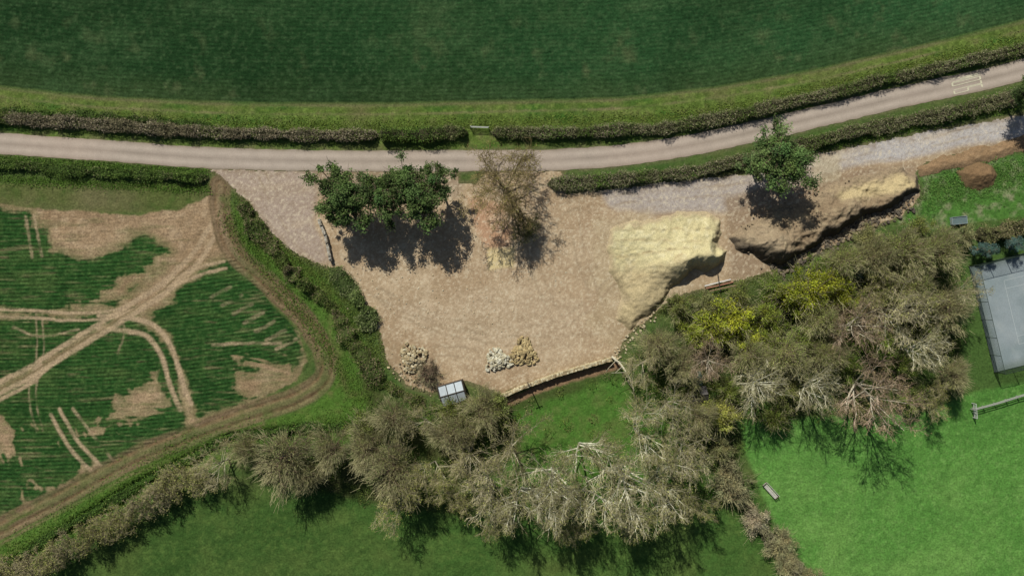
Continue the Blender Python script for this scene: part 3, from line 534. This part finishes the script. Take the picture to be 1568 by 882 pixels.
for px,py,rp,h,c in ((1245,445,40,7,(140,150,44)),(1275,436,34,7,(132,144,44)),(1212,455,30,6,(120,134,48)),(1290,455,26,6,(136,146,50)),(1095,498,36,6,(134,148,50)),(1130,495,34,6,(146,156,48)),(1065,512,28,5,(120,134,52)),(1150,520,28,5,(140,150,50)),(1175,485,28,5,(112,130,54)),(1105,636,31,6,(142,146,70)),(1142,548,12,3,(225,212,40)),
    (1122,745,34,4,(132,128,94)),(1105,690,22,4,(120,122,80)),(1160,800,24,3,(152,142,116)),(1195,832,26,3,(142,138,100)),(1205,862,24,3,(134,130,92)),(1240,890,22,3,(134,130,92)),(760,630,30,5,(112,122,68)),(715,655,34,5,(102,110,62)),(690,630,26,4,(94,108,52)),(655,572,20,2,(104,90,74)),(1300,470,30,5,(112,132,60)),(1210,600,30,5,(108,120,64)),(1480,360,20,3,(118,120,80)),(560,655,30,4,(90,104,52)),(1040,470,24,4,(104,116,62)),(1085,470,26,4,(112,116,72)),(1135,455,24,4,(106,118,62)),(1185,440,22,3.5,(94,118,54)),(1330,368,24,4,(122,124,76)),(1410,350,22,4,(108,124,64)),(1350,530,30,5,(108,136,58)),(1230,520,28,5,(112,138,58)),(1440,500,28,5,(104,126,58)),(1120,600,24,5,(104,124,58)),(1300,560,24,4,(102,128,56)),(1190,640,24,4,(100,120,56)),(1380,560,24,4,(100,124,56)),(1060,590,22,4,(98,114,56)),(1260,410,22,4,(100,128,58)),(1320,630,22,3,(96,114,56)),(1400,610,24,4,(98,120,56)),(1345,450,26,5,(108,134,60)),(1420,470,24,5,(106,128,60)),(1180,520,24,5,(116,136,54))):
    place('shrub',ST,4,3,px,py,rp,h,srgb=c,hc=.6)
for px,py,rp in ((1500,382,11),(1518,384,10),(1556,374,13),(1308,470,12),(1310,420,9)): place('conifer_shrub',CT,6,1.6,px,py,rp,4,srgb=(78,104,98),hc=.5)
def undergrowth():
    b=MB(); r=np.random.default_rng(77); N=1900; U=r.uniform(380,1480,N); V=r.uniform(340,820,N); d=sdf(U,V,WOOD); clr=sdf(U,V,CLEAR)
    ok=(d<-6)&((clr>0)|(r.random(N)<.15)); U,V=U[ok],V[ok]; pal=[(84,108,50),(106,112,66),(96,118,54),(116,114,78),(72,98,42)]
    for u,v in zip(U,V):
        c=W(u,v); R=r.uniform(.5,1.2); n=int(60*R); q=r.normal(size=(n,3)); q/=np.linalg.norm(q,axis=1,keepdims=True); q[:,2]=np.abs(q[:,2])*r.uniform(.5,1.1); q*=R*r.uniform(.6,1.05,(n,1))
        C=lin(pal[r.integers(5)])*(.6+.7*r.random((n,1))); b.leaves(c+q,.2*(.6+.8*r.random(n)),C,0,.6,r=r,gain=1.15)
    link('undergrowth',b.mesh('undergrowth',[M_leaf]),color=(1,1,1))
undergrowth()
def verge():
    b=MB(); r=np.random.default_rng(78)
    for pts,spread,n,c in (([(0,170),(300,190),(600,195),(740,190)],12,8000,(96,120,56)),([(740,190),(1000,182),(1150,160),(1568,60)],10,8000,(98,120,58)),([(0,243),(320,262)],8,4500,(82,118,50)),([(0,275),(320,290)],8,4500,(84,118,52)),([(370,300),(430,380),(520,450),(590,560)],26,10000,(88,110,54)),([(1250,228),(1568,160)],7,4000,(90,124,54)),([(350,335),(480,500),(560,620)],16,5500,(82,112,50)),([(0,860),(280,690),(560,640)],22,8000,(80,112,48)),([(840,290),(1160,258)],4,3000,(98,106,64)),([(1400,300),(1568,260)],28,6000,(88,124,66)),([(1000,480),(1130,440),(1300,375)],10,4500,(94,110,60))):
        t,x,y=resample(pts,.3); j=r.integers(0,len(t),n); P=np.stack([x[j]+r.normal(0,spread*S*.6,n),y[j]+r.normal(0,spread*S*.6,n),np.full(n,.08)],1)
        keep=(sdf(P[:,0]/S+CX,CY-P[:,1]/S,YARD)>-2)&(pdist(P[:,0]/S+CX,CY-P[:,1]/S,ROAD)>17); P=P[keep]; n=len(P)
        b.leaves(P,.28*(.6+.8*r.random(n)),lin(c)*(.45+.9*r.random((n,1)))*np.array([1,1,.9]),0,.35,r=r,gain=1.2)
    link('verge_grass',b.mesh('verge_grass',[M_leaf]),color=(1,1,1))
verge()
# ---------------------------------------------------------------- stones
bm=bmesh.new(); bmesh.ops.create_cube(bm,size=2); bmesh.ops.subdivide_edges(bm,edges=bm.edges[:],cuts=1,use_grid_fill=True)
RV=np.array([v.co[:] for v in bm.verts]); RF=np.array([[v.index for v in f.verts] for f in bm.faces]); RV=RV/np.linalg.norm(RV,axis=1,keepdims=True)**.6; bm.free()
def rock(b,r,c,size,col,flat=.7):
    v=RV*(1+r.normal(0,.14,(len(RV),1)))*np.array([1,r.uniform(.6,1),flat*r.uniform(.7,1.1)])*size*.5
    a=r.uniform(0,6.28); t=r.normal(0,.3); R=np.array(Matrix.Rotation(a,3,'Z')@Matrix.Rotation(t,3,'X')); b.add(v@R.T+c,RF,col,0)
def pile(name,px,py,rx,ry,n,ht,cols,size,seed):
    b=MB(); r=np.random.default_rng(seed); c=W(px,py)
    for i in range(n):
        a=r.uniform(0,6.28); q=r.random()**.6; k=1+.25*math.sin(3*a+seed); x=math.cos(a)*rx*q*k; y=math.sin(a)*ry*q*k; z=ht*(1-q)**.8*r.uniform(.75,1)+.12
        rock(b,r,c+np.array([x,y,z]),size*r.uniform(.6,1.4),lin(cols[r.integers(len(cols))])*r.uniform(.7,1.1))
    link(name,b.mesh(name,[M_stone]))
pile('stone_pile',632,547,2.1,2.4,200,1.0,[(182,166,132),(160,142,108),(196,184,154)],.48,1)
pile('stone_pile',762,551,2.2,1.8,200,.8,[(202,194,168),(184,174,146),(212,206,186)],.46,2)
pile('stone_pile',801,540,2.2,2.2,200,.9,[(196,176,130),(180,158,114),(166,146,106)],.5,3)
def spoil_rocks():
    b=MB(); r=np.random.default_rng(9)
    def sc(pts,n,spread,cols,size,z=0.1):
        t,x,y=resample(pts,.3)
        for i in range(n):
            j=r.integers(len(t)); rock(b,r,np.array([x[j]+r.normal(0,spread),y[j]+r.normal(0,spread),z]),size*r.uniform(.5,1.5),lin(cols[r.integers(len(cols))])*r.uniform(.7,1.1))
    sc([(1185,410),(1240,390),(1300,350),(1395,312)],420,.9,[(112,102,88),(90,82,72),(136,122,100)],.5)
    sc([(1140,360),(1180,335),(1250,310),(1290,300)],180,1.2,[(160,142,114),(140,124,102)],.26,.3)
    sc([(1010,478),(960,520),(945,548)],60,.5,[(180,164,130),(200,186,154)],.3)
    sc([(600,560),(640,590),(680,590)],50,.8,[(180,164,130),(150,134,104)],.35)
    sc([(860,420),(700,480),(560,430)],130,4.5,[(196,180,146),(206,196,170)],.16,.05)
    link('loose_stones',b.mesh('loose_stones',[M_stone]))
spoil_rocks()
def stone_wall(name,pts,h,w,cols,seed,sz=.34):
    b=MB(); r=np.random.default_rng(seed); t,x,y=resample(pts,.28); tx,ty=np.gradient(x),np.gradient(y)
    for i in range(len(t)):
        a=math.atan2(ty[i],tx[i]); n=np.array([-math.sin(a),math.cos(a)])
        z=0.08
        while z<h+r.normal(0,.06):
            for o in (-.5,.5):
                p=np.array([x[i]+n[0]*o*w*.55+r.normal(0,.025),y[i]+n[1]*o*w*.55+r.normal(0,.025),z]); v=RV*(1+r.normal(0,.07,(len(RV),1)))*np.array([sz*.55,w*.33,.10])*r.uniform(.9,1.15)
                b.add(v@np.array(Matrix.Rotation(a+r.normal(0,.1),3,'Z')).T+p,RF,lin(cols[r.integers(len(cols))])*r.uniform(.7,1.1),0)
            z+=.17
    link(name,b.mesh(name,[M_stone]))
stone_wall('dry_stone_wall',[(768,606),(800,592),(850,574),(900,559),(936,549)],1.2,.55,[(184,168,132),(160,142,110),(200,188,156)],1)
stone_wall('entrance_wall',[(490,338),(500,362),(508,400)],.9,.4,[(176,170,158),(160,150,134)],2)
# ---------------------------------------------------------------- built things
def greenhouse():
    b=MB(); c=W(694,600); a=math.radians(16); R=np.array(Matrix.Rotation(a,3,'Z')); L,Wd,h,rh=4.2,3.4,1.7,.5
    P=lambda x,y,z: R@np.array([x,y,z])+c
    g=lin((186,194,198)); fr=lin((66,60,52))
    def roof_z(y): return h+rh*(1-abs(y)/(Wd/2))
    for s in(-1,1):
        for k in range(3):
            x0=-L/2+k*L/3+.05; x1=-L/2+(k+1)*L/3-.05
            b.add([P(x0,s*.06,roof_z(.06)+.0),P(x1,s*.06,roof_z(.06)),P(x1,s*(Wd/2-.06),roof_z(Wd/2-.06)),P(x0,s*(Wd/2-.06),roof_z(Wd/2-.06))],[[0,1,2,3]],g*(.8 if s<0 else 1)*trng.uniform(.8,1.05),1)
        for k in range(4):
            x=-L/2+k*L/3; b.segs([P(x,0,h+rh+.03)],[P(x,s*(Wd/2+.05),h+.03)],[.07],[.07],fr,4,0); b.segs([P(x,s*Wd/2,0)],[P(x,s*Wd/2,h)],[.05],[.05],fr,4,0)
        b.segs([P(-L/2,s*Wd/2,h)],[P(L/2,s*Wd/2,h)],[.12],[.12],fr,4,0)
        b.box(P(0,s*Wd/2,.35),(L,.08,.7),a,lin((120,96,74)),0)
        b.add([P(-L/2,s*Wd/2,.7),P(L/2,s*Wd/2,.7),P(L/2,s*Wd/2,h-.07),P(-L/2,s*Wd/2,h-.07)],[[0,1,2,3]],g*.6,1)
        b.box(P(s*L/2,0,.35),(.08,Wd,.7),a,lin((120,96,74)),0)
        b.add([P(s*L/2,-Wd/2,.7),P(s*L/2,Wd/2,.7),P(s*L/2,Wd/2,h),P(s*L/2,-Wd/2,h)],[[0,1,2,3]],g*.6,1)
        b.add([P(s*L/2,-Wd/2,h),P(s*L/2,Wd/2,h),P(s*L/2,.01,h+rh),P(s*L/2,-.01,h+rh)],[[0,1,2,3]],g*.6,1)
        b.segs([P(s*L/2,0,h+rh)],[P(s*L/2,Wd/2,h)],[.12],[.12],fr,4,0); b.segs([P(s*L/2,0,h+rh)],[P(s*L/2,-Wd/2,h)],[.12],[.12],fr,4,0)
    b.segs([P(-L/2-.05,0,h+rh+.02)],[P(L/2+.05,0,h+rh+.02)],[.10],[.10],fr,4,0)
    link('greenhouse',b.mesh('greenhouse',[M_obj,M_glass]))
greenhouse()
def shed(name,px,py,L,Wd,rz,rc,wc):
    b=MB(); c=W(px,py); R=np.array(Matrix.Rotation(rz,3,'Z')); P=lambda x,y,z:R@np.array([x,y,z])+c; h,rh=2.0,.6
    b.box(P(0,0,h/2),(L,Wd,h),rz,lin(wc)); 
    for s in(-1,1):
        b.add([P(s*L/2,-Wd/2,h),P(s*L/2,Wd/2,h),P(s*L/2,.01,h+rh),P(s*L/2,-.01,h+rh)],[[0,1,2,3]],lin(wc))
        for k in range(6):
            y0=k/6*(Wd/2+.2); y1=(k+1)/6*(Wd/2+.2)+.03; z=lambda y:h+rh-y/(Wd/2)*rh+.05
            b.add([P(-L/2-.15,s*y0,z(y0)),P(L/2+.15,s*y0,z(y0)),P(L/2+.15,s*y1,z(y1)+.02),P(-L/2-.15,s*y1,z(y1)+.02)],[[0,1,2,3]],lin(rc)*trng.uniform(.8,1.2))
    b.box(P(0,-Wd/2-.02,.95),(.8,.05,1.9),rz,lin((70,56,44))); b.box(P(L*.3,-Wd/2-.02,1.3),(.6,.04,.5),rz,lin((60,70,76)))
    b.segs([P(-L/2-.16,0,h+rh+.08)],[P(L/2+.16,0,h+rh+.08)],[.06],[.06],lin(rc)*.7,4)
    link(name,b.mesh(name,[M_obj]))
shed('garden_shed',1056,578,2.6,2.0,.15,(80,104,96),(74,60,46)); shed('garden_shed',1063,602,3.0,2.2,.15,(76,72,68),(80,62,44))
def court():
    emp=bpy.data.objects.new('tennis_court',None); bpy.context.scene.collection.objects.link(emp)
    o=W(1483,408); ux=(W(1483+175,408-42)-o); ux/=np.linalg.norm(ux); uy=np.array([ux[1],-ux[0],0]); Lx,Ly=34.0,18.3
    P=lambda x,y,z:o+ux*x+uy*y*(1.0)+np.array([0,0,z])
    def quad(b,x0,y0,x1,y1,z,c): b.add([P(x0,y0,z),P(x0,y1,z),P(x1,y1,z),P(x1,y0,z)],[[0,1,2,3]],c)
    b=MB(); n=60; xs_=np.linspace(0,Lx,n*2); ys_=np.linspace(0,Ly,n); XX,YY=np.meshgrid(xs_,ys_); pts=o+XX[...,None]*ux+YY[...,None]*uy; pts[...,2]=.16
    c=paint(np.ones(XX.shape+(3,))*lin((142,151,154)),np.clip(.3+fbm(XX,YY,4,4,99)*1.1,0,1),(120,133,134)); c=paint(c,np.clip(fbm(XX,YY,1.2,3,98),0,1)*.5,(160,166,165)); e=np.minimum(np.minimum(XX,Lx-XX),np.minimum(YY,Ly-YY)); c=paint(c,sm(1-e/1.8)*.7,(92,106,98))
    i=np.arange(XX.size).reshape(XX.shape); f=np.stack([i[:-1,:-1],i[1:,:-1],i[1:,1:],i[:-1,1:]],-1).reshape(-1,4); b.add(pts.reshape(-1,3),f,c.reshape(-1,3))
    link('court_surface',b.mesh('court_surface',[M_road]),parent=emp)
    b=MB(); w=lin((176,183,183)); x0,x1=5.1,28.9; y0,y1=3.67,14.63; t=.06
    for y in(y0,y0+1.37,y1-1.37,y1): quad(b,x0,y,x1,y+t,.166,w)
    for x in(x0,x1): quad(b,x,y0+t,x+t,y1,.170,w)
    for x in(10.6,23.4): quad(b,x,y0+1.37+t,x+t,y1-1.37,.170,w)
    quad(b,10.6,9.1,23.4,9.1+t,.174,w); link('court_lines',b.mesh('court_lines',[M_obj]),parent=emp)
    b=MB(); g=lin((50,66,54))
    for (ax,ay,bx,by) in((0,0,Lx,0),(0,Ly,Lx,Ly),(0,0,0,Ly),(Lx,0,Lx,Ly)):
        d=math.hypot(bx-ax,by-ay); k=int(d/3)
        for q in range(k+1): b.segs([P(ax+(bx-ax)*q/k,ay+(by-ay)*q/k,0)],[P(ax+(bx-ax)*q/k,ay+(by-ay)*q/k,2.75)],[.05],[.05],g,6)
        for z in np.linspace(.3,2.75,14): b.segs([P(ax,ay,z)],[P(bx,by,z)],[.014 if z<2.7 else .045]*1,[.014 if z<2.7 else .045],g,3)
        for q in np.linspace(0,1,int(d/.25)): b.segs([P(ax+(bx-ax)*q,ay+(by-ay)*q,.1)],[P(ax+(bx-ax)*q,ay+(by-ay)*q,2.75)],[.01],[.01],g,3)
    link('court_fence',b.mesh('court_fence',[M_obj]),parent=emp)
    b=MB()
    for z in np.linspace(.2,.95,9): b.segs([P(17,2.8,z)],[P(17,15.5,z)],[.012],[.012],lin((40,44,40)),3)
    b.segs([P(17,2.8,1.05)],[P(17,15.5,1.0)],[.04],[.04],lin((215,215,210)),4)
    for y in(2.8,15.5): b.segs([P(17,y,0)],[P(17,y,1.1)],[.05],[.05],g,6)
    link('court_net',b.mesh('court_net',[M_obj]),parent=emp)
court()
def rail_fence(name,pts,h,col,sp=2.0,rails=(.4,.75,1.1),rt=.06):
    b=MB(); t,x,y=resample(pts,sp)
    for i in range(len(t)):
        b.box((x[i],y[i],h/2),(.12,.12,h),0,col)
        if i:
            for z in rails: b.box(((x[i]+x[i-1])/2,(y[i]+y[i-1])/2,z),(math.hypot(x[i]-x[i-1],y[i]-y[i-1]),rt,.10),math.atan2(y[i]-y[i-1],x[i]-x[i-1]),col)
    link(name,b.mesh(name,[M_obj]))
rail_fence('post_and_rail_fence',[(1486,626),(1520,617),(1568,602),(1700,565)],1.1,lin((160,160,152)))
rail_fence('post_and_rail_fence',[(1488,617),(1490,640)],1.1,lin((190,190,184)),.8)
rail_fence('field_gate',[(721,196),(751,197)],1.1,lin((190,194,188)),3.0,(.3,.6,.85,1.1),.04)
def bench():
    b=MB(); c=W(1178,750); a=math.radians(-48); R=np.array(Matrix.Rotation(a,3,'Z')); P=lambda x,y,z:R@np.array([x,y,z])+c
    w=lin((205,198,190)); d=lin((92,70,60))
    for k in range(4): b.box(P(0,-.28+k*.17,.48),(3.1,.13,.05),a,w if k%2 else w*.8)
    for k in range(3): b.box(P(0,.42+.03*k,.62+k*.16),(3.1,.05,.12),a,w)
    for x in(-1.4,0,1.4):
        for y in(-.28,.36): b.box(P(x,y,.24),(.09,.09,.46),a,d)
        b.box(P(x,.44,.7),(.08,.07,.6),a,d)
    for x in(-1.5,1.5): b.box(P(x,.02,.72),(.08,.75,.06),a,d); b.box(P(x,-.3,.6),(.07,.07,.22),a,d)
    link('garden_bench',b.mesh('garden_bench',[M_obj]))
bench()
def pipes():
    b=MB()
    for k,(u0,v0,u1,v1,c) in enumerate([(1080,442,1122,432,(170,120,96)),(1078,438,1118,428,(206,206,206)),(1098,420,1102,446,(60,54,48)),(1085,446,1126,437,(140,112,88))]):
        b.segs([W(u0,v0,.25+.1*k)],[W(u1,v1,.25+.1*k)],[.09],[.09],lin(c),8)
    link('drainage_pipes',b.mesh('drainage_pipes',[M_obj]))
pipes()
def trough():
    b=MB(); c=W(1466,338); a=.1
    R=np.array(Matrix.Rotation(a,3,'Z')); P=lambda x,y,z:R@np.array([x,y,z])+c; g=lin((150,160,164))
    b.box(P(0,0,.2),(2.4,1.2,.05),a,lin((70,84,84)))
    for s in(-1,1): b.box(P(0,s*.62,.35),(2.5,.05,.6),a,g); b.box(P(s*1.25,0,.35),(.05,1.19,.6),a,g)
    b.box(P(0,0,.52),(2.44,1.18,.02),a,lin((96,112,112)),0)
    for x in(-.9,.9):
        for y in (-.4,.4): b.box(P(x,y,.08),(.1,.1,.2),a,g*.6)
    link('water_trough',b.mesh('water_trough',[M_obj]))
trough()
def dead_tree():
    b=MB(); r=np.random.default_rng(4); pts=[W(937,546,.3),W(948,556,2.0),W(958,572,3.4),W(964,592,4.3)]; c=lin((190,182,160))
    for i,(p,q) in enumerate(zip(pts[:-1],pts[1:])): b.segs([p],[q],[.22-.05*i],[.17-.05*i],c,7)
    for k in range(14):
        i=r.integers(0,3); p=pts[i]+(pts[i+1]-pts[i])*r.random(); d=r.normal(size=3); d[2]=abs(d[2])*.6; d/=np.linalg.norm(d); q=p+d*r.uniform(.8,2.2); b.segs([p,q],[q,q+d*.8+r.normal(0,.3,3)],[.06,.03],[.03,.012],c,4)
    link('dead_tree',b.mesh('dead_tree',[M_bark]))
dead_tree()
def pole():
    b=MB(); p=W(808,585); b.segs([p],[p+np.array([0,0,4.5])],[.11],[.09],lin((104,90,74)),8); b.box(p+np.array([0,0,4.2]),(1.2,.1,.1),.4,lin((96,84,70)))
    for s in(-.5,0,.5): b.segs([p+np.array([s*math.cos(.4),s*math.sin(.4),4.25])],[p+np.array([s*math.cos(.4),s*math.sin(.4),4.45])],[.04],[.03],lin((150,150,150)),6)
    link('utility_pole',b.mesh('utility_pole',[M_obj]))
pole()
# ---------------------------------------------------------------- light, camera
sc=bpy.context.scene
w=bpy.data.worlds.new('World'); sc.world=w; w.use_nodes=True; nt=w.node_tree; bg=nt.nodes['Background']; sky=nt.nodes.new('ShaderNodeTexSky'); sky.sky_type='NISHITA'; sky.sun_disc=False
el=math.radians(42); az=math.atan2(-38,83); sky.sun_elevation=el; sky.sun_rotation=az; nt.links.new(sky.outputs[0],bg.inputs[0]); bg.inputs[1].default_value=0.055
sd=Vector((math.sin(az)*math.cos(el),math.cos(az)*math.cos(el),math.sin(el)))
l=bpy.data.lights.new('sun','SUN'); l.energy=4.95; l.angle=math.radians(.5); l.color=(1,.97,.915); lo=bpy.data.objects.new('sun',l); sc.collection.objects.link(lo); lo.rotation_euler=(-sd).to_track_quat('-Z','Y').to_euler(); lo.location=sd*200
cam=bpy.data.cameras.new('camera'); cam.lens=24; cam.sensor_width=36; cam.clip_end=6000; cam.clip_start=1; co=bpy.data.objects.new('camera',cam); sc.collection.objects.link(co); co.location=(0,0,H); sc.camera=co
sc.view_settings.view_transform='Standard'; sc.view_settings.look='None'; sc.view_settings.exposure=0
